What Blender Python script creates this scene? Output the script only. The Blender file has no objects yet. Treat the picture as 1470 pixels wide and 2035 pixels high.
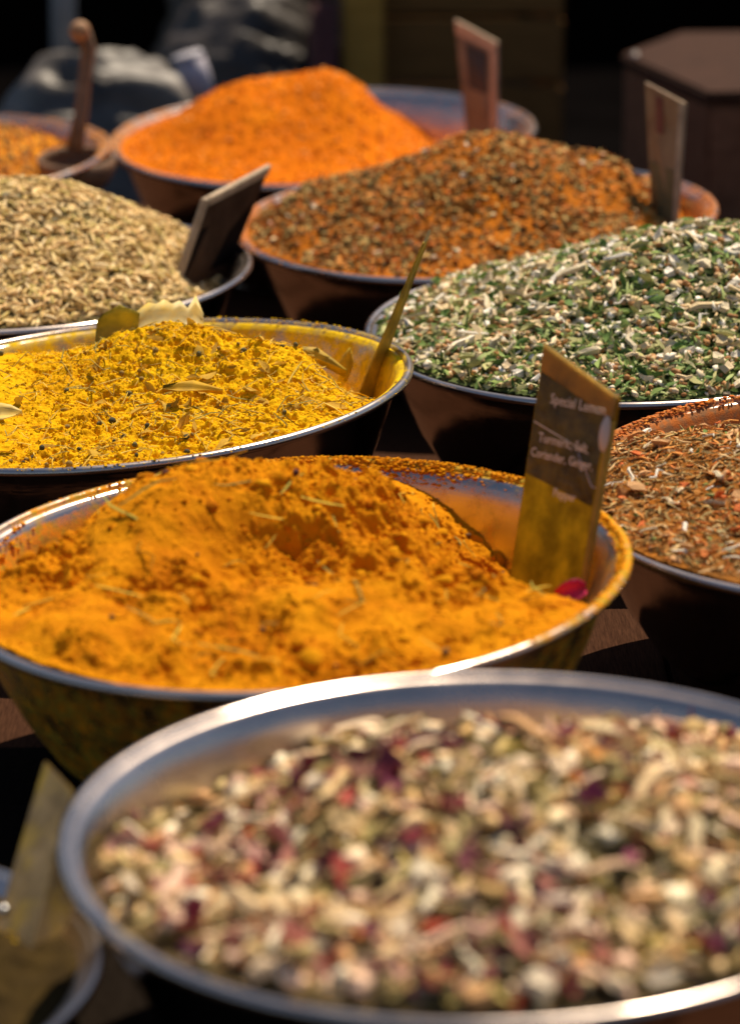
import bpy, bmesh, math, random
import numpy as np
from mathutils import Matrix, Vector
R_ = math.radians
rng = np.random.default_rng(7)
random.seed(7)
sc = bpy.context.scene
C = sc.collection

# ------------------------------------------------------------------ camera
CAM_LOC = Vector((0, 0, 1.4937)); PITCH = R_(16.4438); ROLL = R_(0.1142); FPX = 6926.455 / 1470
cd = bpy.data.cameras.new('camera'); cam = bpy.data.objects.new('camera', cd); C.objects.link(cam)
cd.sensor_fit = 'HORIZONTAL'; cd.sensor_width = 24; cd.lens = FPX * 24
cam.matrix_world = Matrix.Translation(CAM_LOC) @ Matrix.Rotation(math.pi / 2 - PITCH, 4, 'X') @ Matrix.Rotation(-ROLL, 4, 'Z')
cd.clip_start = 0.05; cd.clip_end = 200
cd.dof.use_dof = True; cd.dof.focus_distance = 2.30; cd.dof.aperture_fstop = 5.2
sc.camera = cam
# ------------------------------------------------------------------ world, sun, exposure
SUN_EL = R_(62); SUN_AZ = R_(27)          # azimuth measured from +Y (away from camera) towards +X
w = bpy.data.worlds.new('World'); sc.world = w; w.use_nodes = True
nt = w.node_tree; bg = nt.nodes['Background']
sky = nt.nodes.new('ShaderNodeTexSky'); sky.sky_type = 'NISHITA'; sky.sun_disc = False
sky.sun_elevation = SUN_EL; sky.sun_rotation = SUN_AZ
nt.links.new(sky.outputs[0], bg.inputs[0]); bg.inputs[1].default_value = 0.065
sl = bpy.data.lights.new('sun', 'SUN'); sun = bpy.data.objects.new('sun', sl); C.objects.link(sun)
sl.energy = 5.0; sl.angle = R_(0.53); sl.color = (1.0, 0.85, 0.65)
sd = Vector((math.sin(SUN_AZ) * math.cos(SUN_EL), math.cos(SUN_AZ) * math.cos(SUN_EL), math.sin(SUN_EL)))
sun.rotation_euler = sd.to_track_quat('Z', 'Y').to_euler(); sun.location = sd * 10
vs = sc.view_settings; vs.view_transform = 'Standard'; vs.look = 'None'; vs.exposure = 0.38; vs.gamma = 1
sc.cycles.use_denoising = True
sc.cycles.max_bounces = 8; sc.cycles.sample_clamp_indirect = 6

def project(P):
    P = np.asarray(P) - np.array(CAM_LOC)
    cp, sp = math.cos(PITCH), math.sin(PITCH)
    dz = P[:, 1] * cp - P[:, 2] * sp; up = P[:, 1] * sp + P[:, 2] * cp
    return 735 + P[:, 0] / dz * 6926, 1017.5 - up / dz * 6926, dz

# ------------------------------------------------------------------ noise (numpy)
_T = [np.random.default_rng(100 + i).random((256, 256)) for i in range(8)]
def vnoise(x, y, k=0):
    x = np.asarray(x) + 913.7 * (k + 1); y = np.asarray(y) + 517.3 * (k + 1)
    xi = np.floor(x).astype(int); yi = np.floor(y).astype(int); fx = x - xi; fy = y - yi
    fx = fx * fx * fx * (fx * (fx * 6 - 15) + 10); fy = fy * fy * fy * (fy * (fy * 6 - 15) + 10)
    T = _T[k % 8]; a = T[xi % 256, yi % 256]; b = T[(xi + 1) % 256, yi % 256]; c = T[xi % 256, (yi + 1) % 256]; d = T[(xi + 1) % 256, (yi + 1) % 256]
    return (a * (1 - fx) + b * fx) * (1 - fy) + (c * (1 - fx) + d * fx) * fy
def fbm(x, y, o=4, k=0, g=.5):
    s = 0; a = 1; t = 0
    for i in range(o):
        ca, sa = math.cos(i * .7 + k), math.sin(i * .7 + k)
        s = s + a * vnoise((x * ca - y * sa) * 2 ** i, (x * sa + y * ca) * 2 ** i, k + i); t += a; a *= g
    return s / t
def sstep(a, b, x):
    t = np.clip((x - a) / (b - a), 0, 1); return t * t * (3 - 2 * t)

# ------------------------------------------------------------------ materials
def newmat(name):
    m = bpy.data.materials.new(name); m.use_nodes = True
    return m, m.node_tree, m.node_tree.nodes['Principled BSDF']
def N(nt, t, **kw):
    n = nt.nodes.new('ShaderNode' + t)
    for k, v in kw.items():
        if k.startswith('i_'): n.inputs[k[2:].replace('_', ' ')].default_value = v
        else: setattr(n, k, v)
    return n
def noise(nt, scale, detail=4, rough=.6, vec=None):
    n = N(nt, 'TexNoise'); n.inputs['Scale'].default_value = scale; n.inputs['Detail'].default_value = detail; n.inputs['Roughness'].default_value = rough
    if vec is None:
        tc = N(nt, 'TexCoord'); vec = tc.outputs['Object']
    nt.links.new(vec, n.inputs['Vector']); return n
def ramp(nt, fac, stops, interp='LINEAR'):
    r = N(nt, 'ValToRGB'); nt.links.new(fac, r.inputs[0]); cr = r.color_ramp; cr.interpolation = interp
    while len(cr.elements) < len(stops): cr.elements.new(.5)
    for e, (p, c) in zip(cr.elements, stops): e.position = p; e.color = (*c, 1)
    return r
def bump(nt, h, dist, strength=1.0, prev=None):
    b = N(nt, 'Bump'); b.inputs['Distance'].default_value = dist; b.inputs['Strength'].default_value = strength
    nt.links.new(h, b.inputs['Height'])
    if prev is not None: nt.links.new(prev, b.inputs['Normal'])
    return b.outputs[0]
def mmath(nt, op, a, b=None, clamp=False):
    m = N(nt, 'Math', operation=op, use_clamp=clamp)
    for i, v in enumerate((a, b)):
        if v is None: continue
        if isinstance(v, (int, float)): m.inputs[i].default_value = v
        else: nt.links.new(v, m.inputs[i])
    return m.outputs[0]
def mixc(nt, f, a, b, typ='MIX'):
    m = N(nt, 'Mix', data_type='RGBA', blend_type=typ)
    for i, v in ((0, f), (6, a), (7, b)):
        if isinstance(v, (int, float)): m.inputs[i].default_value = v
        elif isinstance(v, tuple): m.inputs[i].default_value = (*v, 1)
        else: nt.links.new(v, m.inputs[i])
    return m.outputs[2]

def mat_piece(name, cols, rough=.75, nscale=600, spec=.25, trans=0.0, dust=None):
    """many-coloured dry bits: each object or each joined bit gets its own tone"""
    m, t, p = newmat(name)
    oi = N(t, 'ObjectInfo'); at = N(t, 'Attribute', attribute_name='rnd')
    f = mmath(t, 'FRACT', mmath(t, 'ADD', oi.outputs['Random'], at.outputs['Fac']))
    n = len(cols)
    r = ramp(t, f, [(i / n, c) for i, c in enumerate(cols)], 'CONSTANT')
    nz = noise(t, nscale, 3)
    v = ramp(t, nz.outputs[0], [(.22, (.68, .62, .55)), (.5, (1, 1, 1)), (.85, (1.15, 1.12, 1.1))])
    col = mixc(t, 1.0, r.outputs[0], v.outputs[0], 'MULTIPLY')
    if dust:
        dn = noise(t, 130, 4)
        col = mixc(t, ramp(t, dn.outputs[0], [(.35, (0, 0, 0)), (.6, (1, 1, 1))]).outputs[0], col, dust)
    t.links.new(col, p.inputs['Base Color']); p.inputs['Roughness'].default_value = rough
    p.inputs['Specular IOR Level'].default_value = spec
    t.links.new(bump(t, nz.outputs[0], .0004, .8), p.inputs['Normal'])
    if trans:
        tr = N(t, 'BsdfTranslucent'); t.links.new(col, tr.inputs[0]); mx = N(t, 'MixShader'); mx.inputs[0].default_value = trans
        t.links.new(p.outputs[0], mx.inputs[1]); t.links.new(tr.outputs[0], mx.inputs[2]); t.links.new(mx.outputs[0], t.nodes['Material Output'].inputs[0])
    return m
def mat_powder(name, stops, sc1=22, grain=1500, fine=.0005):
    m, t, p = newmat(name)
    a = noise(t, sc1, 6, .65); b = noise(t, grain, 2, .7)
    f = mmath(t, 'ADD', mmath(t, 'MULTIPLY', a.outputs[0], .72), mmath(t, 'MULTIPLY', b.outputs[0], .28))
    r = ramp(t, f, stops)
    t.links.new(r.outputs[0], p.inputs['Base Color']); p.inputs['Roughness'].default_value = .95; p.inputs['Specular IOR Level'].default_value = .05
    c = noise(t, grain * .3, 4, .75)
    nn = bump(t, c.outputs[0], fine * 2.5, .9); nn = bump(t, b.outputs[0], fine, .8, nn)
    t.links.new(nn, p.inputs['Normal']); return m
def mat_metal(name, dcol, dcol2, rough=.22, tint=(.60, .51, .455)):
    m, t, p = newmat(name)
    tc = N(t, 'TexCoord')
    n1 = noise(t, 9, 5, .6, tc.outputs['Object']); n2 = noise(t, 160, 3, .6, tc.outputs['Object'])
    p.inputs['Metallic'].default_value = 1
    base = ramp(t, n1.outputs[0], [(.3, tuple(x * .78 for x in tint)), (.65, tint)])
    t.links.new(base.outputs[0], p.inputs['Base Color'])
    rr = mmath(t, 'ADD', mmath(t, 'MULTIPLY', n1.outputs[0], .34), rough - .12); at0 = N(t, 'Attribute', attribute_name='dust'); rr = mmath(t, 'MAXIMUM', mmath(t, 'SUBTRACT', rr, mmath(t, 'MULTIPLY', mmath(t, 'LESS_THAN', at0.outputs['Fac'], -.6), .17)), .06); t.links.new(rr, p.inputs['Roughness'])
    nb = noise(t, 14, 2, .5, tc.outputs['Object']); mp = N(t, 'Mapping'); mp.inputs['Scale'].default_value = (3, 3, 300)
    t.links.new(tc.outputs['Object'], mp.inputs[0]); ns = noise(t, 8, 3, .6, mp.outputs[0])
    nn = bump(t, nb.outputs[0], .003, .6); nn = bump(t, ns.outputs[0], .00008, .5, nn); t.links.new(nn, p.inputs['Normal'])
    d = N(t, 'BsdfPrincipled'); d.inputs['Roughness'].default_value = .95; d.inputs['Specular IOR Level'].default_value = .05
    dn = noise(t, 55, 7, .72, tc.outputs['Object']); fine = noise(t, 900, 2, .6, tc.outputs['Object'])
    t.links.new(mixc(t, ramp(t, n2.outputs[0], [(.4, (0, 0, 0)), (.6, (1, 1, 1))]).outputs[0], dcol, dcol2), d.inputs['Base Color'])
    t.links.new(bump(t, fine.outputs[0], .0006, .8), d.inputs['Normal'])
    at = N(t, 'Attribute', attribute_name='dust')
    f = mmath(t, 'ADD', mmath(t, 'ADD', dn.outputs[0], at.outputs['Fac']), -.86)
    f = mmath(t, 'DIVIDE', f, .3, True)
    mx = N(t, 'MixShader'); t.links.new(f, mx.inputs[0]); t.links.new(p.outputs[0], mx.inputs[1]); t.links.new(d.outputs[0], mx.inputs[2])
    t.links.new(mx.outputs[0], t.nodes['Material Output'].inputs[0]); return m
def mat_wood(name, c1, c2, scale=30, rough=.7, stretch=(1, 12, 12), dust=None, dth=(.5, .62), spec=.3):
    m, t, p = newmat(name)
    tc = N(t, 'TexCoord'); mp = N(t, 'Mapping'); mp.inputs['Scale'].default_value = stretch; t.links.new(tc.outputs['Object'], mp.inputs[0])
    n = noise(t, scale, 6, .65, mp.outputs[0]); r = ramp(t, n.outputs[0], [(.3, c1), (.7, c2)]); col = r.outputs[0]
    if dust:
        d = noise(t, 38, 6, .7, tc.outputs['Object']); col = mixc(t, ramp(t, d.outputs[0], [(dth[0], (0, 0, 0)), (dth[1], (1, 1, 1))]).outputs[0], col, dust)
    t.links.new(col, p.inputs['Base Color']); p.inputs['Roughness'].default_value = rough; p.inputs['Specular IOR Level'].default_value = spec
    t.links.new(bump(t, n.outputs[0], .0008, .7), p.inputs['Normal']); return m
def mat_plain(name, col, rough=.6, var=.25, scale=20, trans=0, spec=.4, bumpd=0.0, col2=None, metal=0):
    m, t, p = newmat(name); n = noise(t, scale, 5)
    r = ramp(t, n.outputs[0], [(.3, tuple(c * (1 - var) for c in col)), (.68, col2 or tuple(min(1, c * (1 + var * .4)) for c in col))])
    t.links.new(r.outputs[0], p.inputs['Base Color']); p.inputs['Roughness'].default_value = rough; p.inputs['Specular IOR Level'].default_value = spec; p.inputs['Metallic'].default_value = metal
    if bumpd: t.links.new(bump(t, n.outputs[0], bumpd, .8), p.inputs['Normal'])
    if trans:
        tr = N(t, 'BsdfTranslucent'); t.links.new(r.outputs[0], tr.inputs[0]); mx = N(t, 'MixShader'); mx.inputs[0].default_value = trans
        t.links.new(p.outputs[0], mx.inputs[1]); t.links.new(tr.outputs[0], mx.inputs[2]); t.links.new(mx.outputs[0], t.nodes['Material Output'].inputs[0])
    return m

# ------------------------------------------------------------------ object helpers
def mesh(name, V, F, mats, smooth=True, attrs=None):
    me = bpy.data.meshes.new(name); V = np.asarray(V, dtype=np.float32)
    if isinstance(F, np.ndarray):
        nf, k = F.shape; me.vertices.add(len(V)); me.vertices.foreach_set('co', V.ravel())
        me.loops.add(nf * k); me.loops.foreach_set('vertex_index', F.astype(np.int32).ravel())
        me.polygons.add(nf); me.polygons.foreach_set('loop_start', np.arange(0, nf * k, k, dtype=np.int32)); me.update(calc_edges=True)
    else: me.from_pydata(V.tolist(), [], F); me.update()
    for m in (mats if isinstance(mats, (list, tuple)) else [mats]): me.materials.append(m)
    if smooth: me.polygons.foreach_set('use_smooth', np.ones(len(me.polygons), dtype=bool))
    for k, v in (attrs or {}).items():
        a = me.attributes.new(k, 'FLOAT', 'POINT'); a.data.foreach_set('value', np.asarray(v, dtype=np.float32))
    return me
def link(name, me, parent=None, M=None):
    o = bpy.data.objects.new(name, me); C.objects.link(o)
    if parent: o.parent = parent
    if M is not None: o.matrix_local = M
    return o
def tag(o, label=None, cat=None, group=None, kind=None):
    if label: o['label'] = label
    if cat: o['category'] = cat
    if group: o['group'] = group
    if kind: o['kind'] = kind
    return o
def empty(name, M, label, cat, group=None):
    o = bpy.data.objects.new(name, None); C.objects.link(o); o.empty_display_size = .05
    o.matrix_world = M if isinstance(M, Matrix) else Matrix.Translation(M)
    return tag(o, label, cat, group)
def slab(corners, t, bev=.0006, back=True):
    """solid plate from 4 corners (bl, br, tr, tl), thickness grown away from the camera"""
    P = [Vector(c) for c in corners]; n = (P[1] - P[0]).cross(P[3] - P[0]).normalized()
    if n.y < 0: n = -n
    bm = bmesh.new(); a = [bm.verts.new(p) for p in P]; b = [bm.verts.new(p + n * t) for p in P]
    bm.faces.new(a); bm.faces.new(b[::-1])
    for i in range(4): bm.faces.new((a[i], b[i], b[(i + 1) % 4], a[(i + 1) % 4]))
    bmesh.ops.recalc_face_normals(bm, faces=bm.faces)
    if bev: bmesh.ops.bevel(bm, geom=bm.edges[:], offset=bev, segments=2, affect='EDGES')
    return bm
def box(lo, hi, bev=.004):
    bm = bmesh.new(); bmesh.ops.create_cube(bm, size=1)
    for v in bm.verts: v.co = Vector([lo[i] + (v.co[i] + .5) * (hi[i] - lo[i]) for i in range(3)])
    if bev: bmesh.ops.bevel(bm, geom=bm.edges[:], offset=bev, segments=2, affect='EDGES')
    return bm
def tube(path, rad, seg=12):
    bm = bmesh.new(); rings = []; n = len(path)
    for i, p in enumerate(path):
        p = Vector(p); d = (Vector(path[min(i + 1, n - 1)]) - Vector(path[max(i - 1, 0)])).normalized()
        a = d.cross(Vector((.31, .2, .93)) if abs(d.z) < .9 else Vector((1, 0, 0))).normalized(); b = d.cross(a)
        r = rad[i] if isinstance(rad, (list, tuple)) else rad
        rings.append([bm.verts.new(p + a * r * math.cos(k / seg * 2 * math.pi) + b * r * math.sin(k / seg * 2 * math.pi)) for k in range(seg)])
    for i in range(n - 1):
        for k in range(seg): bm.faces.new((rings[i][k], rings[i][(k + 1) % seg], rings[i + 1][(k + 1) % seg], rings[i + 1][k]))
    bm.faces.new(rings[0][::-1]); bm.faces.new(rings[-1]); return bm
def part(name, bm, mat, parent=None, smooth=False, base=None, label=None):
    me = bpy.data.meshes.new(name)
    if parent is not None:
        inv = parent.matrix_world.inverted()
        for v in bm.verts: v.co = inv @ v.co
    bm.normal_update(); bm.to_mesh(me); bm.free(); me.materials.append(mat)
    if smooth:
        for p in me.polygons: p.use_smooth = True
    o = link(name, me, parent)
    if label: o['label'] = label
    return o

# ------------------------------------------------------------------ the bowls
BOWL = {  # centre x, y, radius, slope along y, slope along x, rim height
 'A': (.0527, 1.5024, .1982, .0426, .0205, .9), 'B': (-.0475, 1.9086, .1976, .0457, .0459, .9),
 'C': (-.1673, 2.3175, .1976, .0046, .0766, .9), 'D': (.1926, 2.499, .1982, .0393, .0262, .9),
 'E': (-.2929, 2.7011, .2002, .0231, .0151, .9), 'F': (-.0452, 3.2916, .205, .0496, .0364, .9),
 'G': (.0896, 2.8983, .205, .0389, .0482, .9), 'H': (.3171, 2.0736, .1992, .0612, .032, .9),
 'I': (-.4392, 3.1713, .2017, .0282, .0486, .9), 'J': (-.298, 1.545, .169, .0, .0, .810)}
PROF = [(.976, -.012), (.950, -.016), (.936, -.030), (.922, -.06), (.900, -.12), (.862, -.22), (.805, -.34), (.73, -.46), (.63, -.56), (.5, -.62), (.3, -.645), (0, -.65)]
PR = np.array([p[0] for p in PROF])[::-1]; PZ = np.array([p[1] for p in PROF])[::-1]
def frame(k):
    cx, cy, R, tx, ty, z = BOWL[k]
    n = Vector((-ty, -tx, 1)).normalized(); x = Vector((1, 0, ty)).normalized(); y = n.cross(x)
    M = Matrix((x, y, n)).transposed().to_4x4(); M.translation = Vector((cx, cy, z)); return M
def lathe(prof, R, seg, dustf, wob=0.0, closed=False):
    n = len(prof); th = np.arange(seg) / seg * 2 * np.pi; V = []; D = []
    for r, z in prof:
        rr = r * R * (1 + wob * np.sin(3 * th + 1) + wob * .6 * np.sin(5 * th))
        V.append(np.stack([rr * np.cos(th), rr * np.sin(th), np.full(seg, z * R) + wob * R * .8 * np.sin(2 * th + 2)], -1)); D.append(dustf(th, r, z))
    V = np.concatenate(V); D = np.concatenate(D); i = np.arange(n if closed else n - 1)[:, None]; j = np.arange(seg)[None]
    i2 = (i + 1) % n
    F = np.stack([i * seg + j, i * seg + (j + 1) % seg, i2 * seg + (j + 1) % seg, i2 * seg + j], -1).reshape(-1, 4)
    return V, F, D
def deg(th): return (np.degrees(th) + 180) % 360 - 180       # 0 right, 90 away, -90 towards camera
def lobe(th, c, wd): d = (deg(th) - c + 180) % 360 - 180; return np.exp(-(d / wd) ** 2)
def make_bowl(k, mat, label, dust, deep=1.0):
    sq = lambda pr_: [(r, z if z > -.03 else -.03 + (z + .03) * deep) for r, z in pr_]
    R = BOWL[k][2]; root = empty('metal_bowl', frame(k), label, 'bowl', 'metal bowls of spices on the stall')
    inner = lambda th, r, z: dust(th, z, True)
    outer = lambda th, r, z: th * 0 + (.47 - .25 * z if k == 'B' else -1.0)  # B's outer wall: dust smears that also stand in for a gold reflection
    pin = [PROF[0]]
    for a, b in zip(PROF[:-1], PROF[1:]):
        for s in (.34, .67, 1): pin.append((a[0] + (b[0] - a[0]) * s, a[1] + (b[1] - a[1]) * s))
    pin[-1] = (.002, -.65)
    pout = [(r + .010, z - .010) for r, z in pin][::-1]; pout[0] = (.002, -.66)
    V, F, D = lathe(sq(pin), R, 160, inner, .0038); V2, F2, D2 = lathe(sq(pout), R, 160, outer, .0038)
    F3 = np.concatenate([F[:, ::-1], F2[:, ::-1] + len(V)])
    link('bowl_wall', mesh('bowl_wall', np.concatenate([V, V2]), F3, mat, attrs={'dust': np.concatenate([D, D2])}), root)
    rr = .0165; ring = [(.981 + rr * math.cos(a), -.0165 + rr * .95 * math.sin(a)) for a in np.arange(16) / 16 * 2 * math.pi]
    V, F, D = lathe(ring, R, 220, lambda th, r, z: dust(th, 0, True) - .30 + .25 * (z > -.012) + .12 * (r < .98), .0038, True)
    link('rolled_rim', mesh('rolled_rim', V, F[:, ::-1], mat, attrs={'dust': D}), root)
    fr = [(.50, -.632), (.50, -.675), (.487, -.675), (.487, -.632)]
    V, F, D = lathe(sq(fr), R, 96, lambda th, r, z: th * 0, 0, True)
    link('foot_ring', mesh('foot_ring', V, F[:, ::-1], mat, attrs={'dust': D}), root)
    return root

# ------------------------------------------------------------------ heaps
class Heap:
    def __init__(s, k, base, bumps, detail=None):
        s.k = k; s.R = BOWL[k][2]; s.base = base; s.bumps = bumps; s.detail = detail; s.M = frame(k)
        th = np.linspace(0, 2 * np.pi, 361); rs = np.linspace(.5, .955, 120)
        r, t = np.meshgrid(rs, th); h = s.smooth(r * np.cos(t), r * np.sin(t)); w_ = np.interp(r, PR, PZ)
        ok = h > w_ + .004; s.rm = rs[np.maximum(0, np.where(ok.all(1), 119, np.argmax(~ok, 1) - 1))]; s.th = th
    def smooth(s, u, v):            # in bowl radii
        h = s.base + 0 * u
        for b in s.bumps:
            h = h + b[2] * np.exp(-(((u - b[0]) / b[3]) ** 2 + ((v - b[1]) / b[4]) ** 2))
        r = np.hypot(u, v); e = sstep(.80, .95, r)         # settle to the rim level at the edge
        return h * (1 - e) + np.minimum(h, -.012) * e
    def height(s, x, y):            # metres, bowl frame
        h = s.smooth(x / s.R, y / s.R) * s.R
        if s.detail is not None: h = h + s.detail(x / s.R, y / s.R, x, y) * (1 - .8 * sstep(.82, .93, np.hypot(x, y) / s.R))
        return h
    def rmax(s, th): return np.interp(th % (2 * np.pi), s.th, s.rm) * s.R
    def surface(s, n, mat, name, root):
        g = np.linspace(-.95, .95, n) * s.R; X, Y = np.meshgrid(g, g); r = np.hypot(X, Y)
        Z = s.height(X, Y); w_ = np.interp(r / s.R, PR, PZ) * s.R
        good = (Z > w_ - .0015) & (r < .948 * s.R)
        q = good[:-1, :-1] & good[1:, :-1] & good[:-1, 1:] & good[1:, 1:]
        idx = np.arange(n * n).reshape(n, n)
        F = np.stack([idx[:-1, :-1][q], idx[:-1, 1:][q], idx[1:, 1:][q], idx[1:, :-1][q]], -1)
        V = np.stack([X.ravel(), Y.ravel(), Z.ravel()], -1)
        used, inv = np.unique(F, return_inverse=True); V = V[used]; F = inv.reshape(F.shape)
        return link(name, mesh(name, V, F, mat), root)
    def sample(s, n, rlim=1.0, bias=None, edge=.004):
        out = []; tot = 0
        while tot < n:
            m = n * 2; th = rng.random(m) * 2 * np.pi; r = np.sqrt(rng.random(m)) * .955 * s.R
            ok = r < s.rmax(th) * rlim - edge; x = (r * np.cos(th))[ok]; y = (r * np.sin(th))[ok]
            if bias is not None:
                ok = rng.random(len(x)) < bias(x / s.R, y / s.R); x = x[ok]; y = y[ok]
            out.append(np.stack([x, y], -1)); tot += len(x)
        return np.concatenate(out)[:n]

def orient(nrm, yaw, tiltx, tilty):
    """rotation matrices with z along the jittered normal"""
    n = len(nrm); nz = nrm / np.linalg.norm(nrm, axis=1)[:, None]
    a = np.stack([np.cos(yaw), np.sin(yaw), 0 * yaw], -1); x = a - nz * (a * nz).sum(1)[:, None]; x /= np.linalg.norm(x, axis=1)[:, None]
    y = np.cross(nz, x)
    c, s_ = np.cos(tiltx)[:, None], np.sin(tiltx)[:, None]; y, z = y * c + nz * s_, nz * c - y * s_
    c, s_ = np.cos(tilty)[:, None], np.sin(tilty)[:, None]; x, z = x * c + z * s_, z * c - x * s_
    return np.stack([x, y, z], -1)

def scatter(heap, root, name, tmpl, mat, n, nparts, size, lift=(0, .5), tilt=.35, bias=None, edge=.004, aniso=(.8, 1.25), rlim=1., sexp=1.5, stuff_name=None):
    P = heap.sample(n, rlim, bias, edge); e = .0012
    z = heap.height(P[:, 0], P[:, 1]); E = .004
    gx = (heap.height(P[:, 0] + E, P[:, 1]) - heap.height(P[:, 0] - E, P[:, 1])) / (2 * E)
    gy = (heap.height(P[:, 0], P[:, 1] + E) - heap.height(P[:, 0], P[:, 1] - E)) / (2 * E)
    nrm = np.stack([-gx, -gy, np.ones(n)], -1)
    S = size[0] + (size[1] - size[0]) * rng.random(n) ** sexp
    O = orient(nrm, rng.random(n) * 2 * np.pi, rng.normal(0, tilt, n), rng.normal(0, tilt * .7, n))
    sca = S[:, None] * (aniso[0] + (aniso[1] - aniso[0]) * rng.random((n, 3)))
    nn = nrm / np.linalg.norm(nrm, axis=1)[:, None]
    pos = np.stack([P[:, 0], P[:, 1], z], -1) + nn * (S * (lift[0] + (lift[1] - lift[0]) * rng.random(n)))[:, None]
    var = rng.integers(0, len(tmpl), n); rnd = rng.random(n)
    Mw = np.array(heap.M); W = pos @ Mw[:3, :3].T + Mw[:3, 3]
    px, py, d = project(W); vis = (px > -10) & (px < 1480) & (py > -10) & (py < 2045)
    key = np.where(vis, S / d * (.5 + rng.random(n) * .5), -1) + (pos[:, 2] * .0)
    order = np.argsort(-key); top = order[:nparts]; top = top[key[top] > 0]
    rest = np.setdiff1d(np.arange(n), top)
    if nparts:
        ms = [mesh(name, t[0], t[1], mat, t[2]) for t in tmpl]
        for i in top:
            B = O[i] * sca[i][None, :]; M = Matrix.Identity(4)
            for a in range(3):
                for b in range(3): M[a][b] = B[a, b]
                M[a][3] = pos[i, a]
            o = bpy.data.objects.new(name, ms[var[i]]); C.objects.link(o); o.parent = root; o.matrix_local = M
    Vs = []; Fs = []; Rs = []; off = 0
    for v, t in enumerate(tmpl):
        ii = rest[var[rest] == v]
        if not len(ii): continue
        tv = np.asarray(t[0]); tf = np.asarray(t[1])
        W_ = np.einsum('nab,nvb->nva', O[ii] * sca[ii][:, None, :], np.broadcast_to(tv, (len(ii), *tv.shape))) + pos[ii][:, None, :]
        Vs.append(W_.reshape(-1, 3)); Fs.append((tf[None] + (np.arange(len(ii)) * len(tv))[:, None, None] + off).reshape(-1, tf.shape[1]))
        Rs.append(np.repeat(rnd[ii], len(tv))); off += len(ii) * len(tv)
    if Vs:
        o = link(stuff_name or ('loose_' + name), mesh(name, np.concatenate(Vs), np.concatenate(Fs), mat, tmpl[0][2], {'rnd': np.concatenate(Rs)}), root); o['kind'] = 'stuff'
    return

# --- little shapes, unit length along x; every entry (verts, faces, smooth)
def t_chip(asp=.5, th=.22, seed=0, n=6):
    r = np.random.default_rng(seed); a = np.arange(n) / n * 2 * np.pi + r.normal(0, .22, n); rad = .5 * (1 + r.normal(0, .16, n))
    top = np.stack([rad * np.cos(a), rad * np.sin(a) * asp, np.full(n, th / 2) + r.normal(0, th * .22, n)], -1)
    bot = top * [1.05, 1.05, 0] + np.stack([r.normal(0, .03, n), r.normal(0, .03, n), np.full(n, -th / 2) + r.normal(0, th * .2, n)], -1)
    V = np.concatenate([top, bot, [[0, 0, th * (.5 + r.normal(0, .35))]], [[0, 0, -th * .6]]]); V[:, 2] += (V[:, 0] ** 2) * r.normal(0, .5)
    F = []
    for i in range(n):
        j = (i + 1) % n; F += [(i, j, 2 * n), (j + n, i + n, 2 * n + 1), (i, i + n, j + n), (i, j + n, j)]
    return V, F, False
def t_stick(wd=.16, rings=5, sides=5, seed=0, bend=.25, rough=.25, taper=.3):
    r = np.random.default_rng(seed); V = []; b1, b2 = r.normal(0, bend, 2)
    for i in range(rings):
        t = i / (rings - 1); x = t - .5; rr = wd / 2 * (1 - taper * abs(2 * t - 1) ** 2) * (1 + r.normal(0, rough))
        for k in range(sides):
            a = k / sides * 2 * math.pi; q = rr * (1 + r.normal(0, rough * .5))
            V.append((x, q * math.cos(a) + b1 * (x * x - .1) + b2 * .4 * math.sin(x * 6), q * math.sin(a) * .75 + abs(b2) * (.12 - x * x) * .6))
    F = [(i * sides + k, i * sides + (k + 1) % sides, (i + 1) * sides + (k + 1) % sides) for i in range(rings - 1) for k in range(sides)]
    F += [(i * sides + k, (i + 1) * sides + (k + 1) % sides, (i + 1) * sides + k) for i in range(rings - 1) for k in range(sides)]
    c0 = len(V); V.append(tuple(np.mean(V[:sides], 0))); c1 = len(V); V.append(tuple(np.mean(V[(rings - 1) * sides:rings * sides], 0)))
    F += [(c0, (k + 1) % sides, k) for k in range(sides)] + [(c1, (rings - 1) * sides + k, (rings - 1) * sides + (k + 1) % sides) for k in range(sides)]
    return np.array(V), F, False
def t_seed(seed=0, wd=.3):       # fennel: ribbed spindle with a slight bow
    r = np.random.default_rng(seed); xs = [-.5, -.34, -.05, .25, .43, .5]; rr = [.03, .10, .145, .12, .06, .02]; sides = 6; V = []; b = r.normal(0, .16)
    for x, q in zip(xs, rr):
        for k in range(sides):
            a = k / sides * 2 * math.pi; qq = q * wd / .3 * (1.1 if k % 2 else .88); V.append((x, qq * math.cos(a) + b * (x * x), qq * math.sin(a)))
    F = []
    for i in range(5):
        for k in range(sides): a, b_, c, d = i * sides + k, i * sides + (k + 1) % sides, (i + 1) * sides + (k + 1) % sides, (i + 1) * sides + k; F += [(a, b_, c), (a, c, d)]
    return np.array(V), F, True
def t_flake(asp=.4, seed=0, nx=4, ny=3, curl=.25):
    r = np.random.default_rng(seed); V = []; c = r.normal(0, curl); c2 = r.normal(0, curl * 1.4)
    for i in range(nx):
        x = i / (nx - 1) - .5; wdt = asp * (1 - (2 * x) ** 2 * .75) * (1 + r.normal(0, .18))
        for j in range(ny):
            y = (j / (ny - 1) - .5) * wdt; V.append((x + r.normal(0, .03), y, c * x * x * 2 + c2 * y * y / asp * 4 + r.normal(0, .025)))
    F = []
    for i in range(nx - 1):
        for j in range(ny - 1):
            a = i * ny + j; F += [(a, a + ny, a + ny + 1), (a, a + ny + 1, a + 1)]
    return np.array(V), F, True
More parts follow.
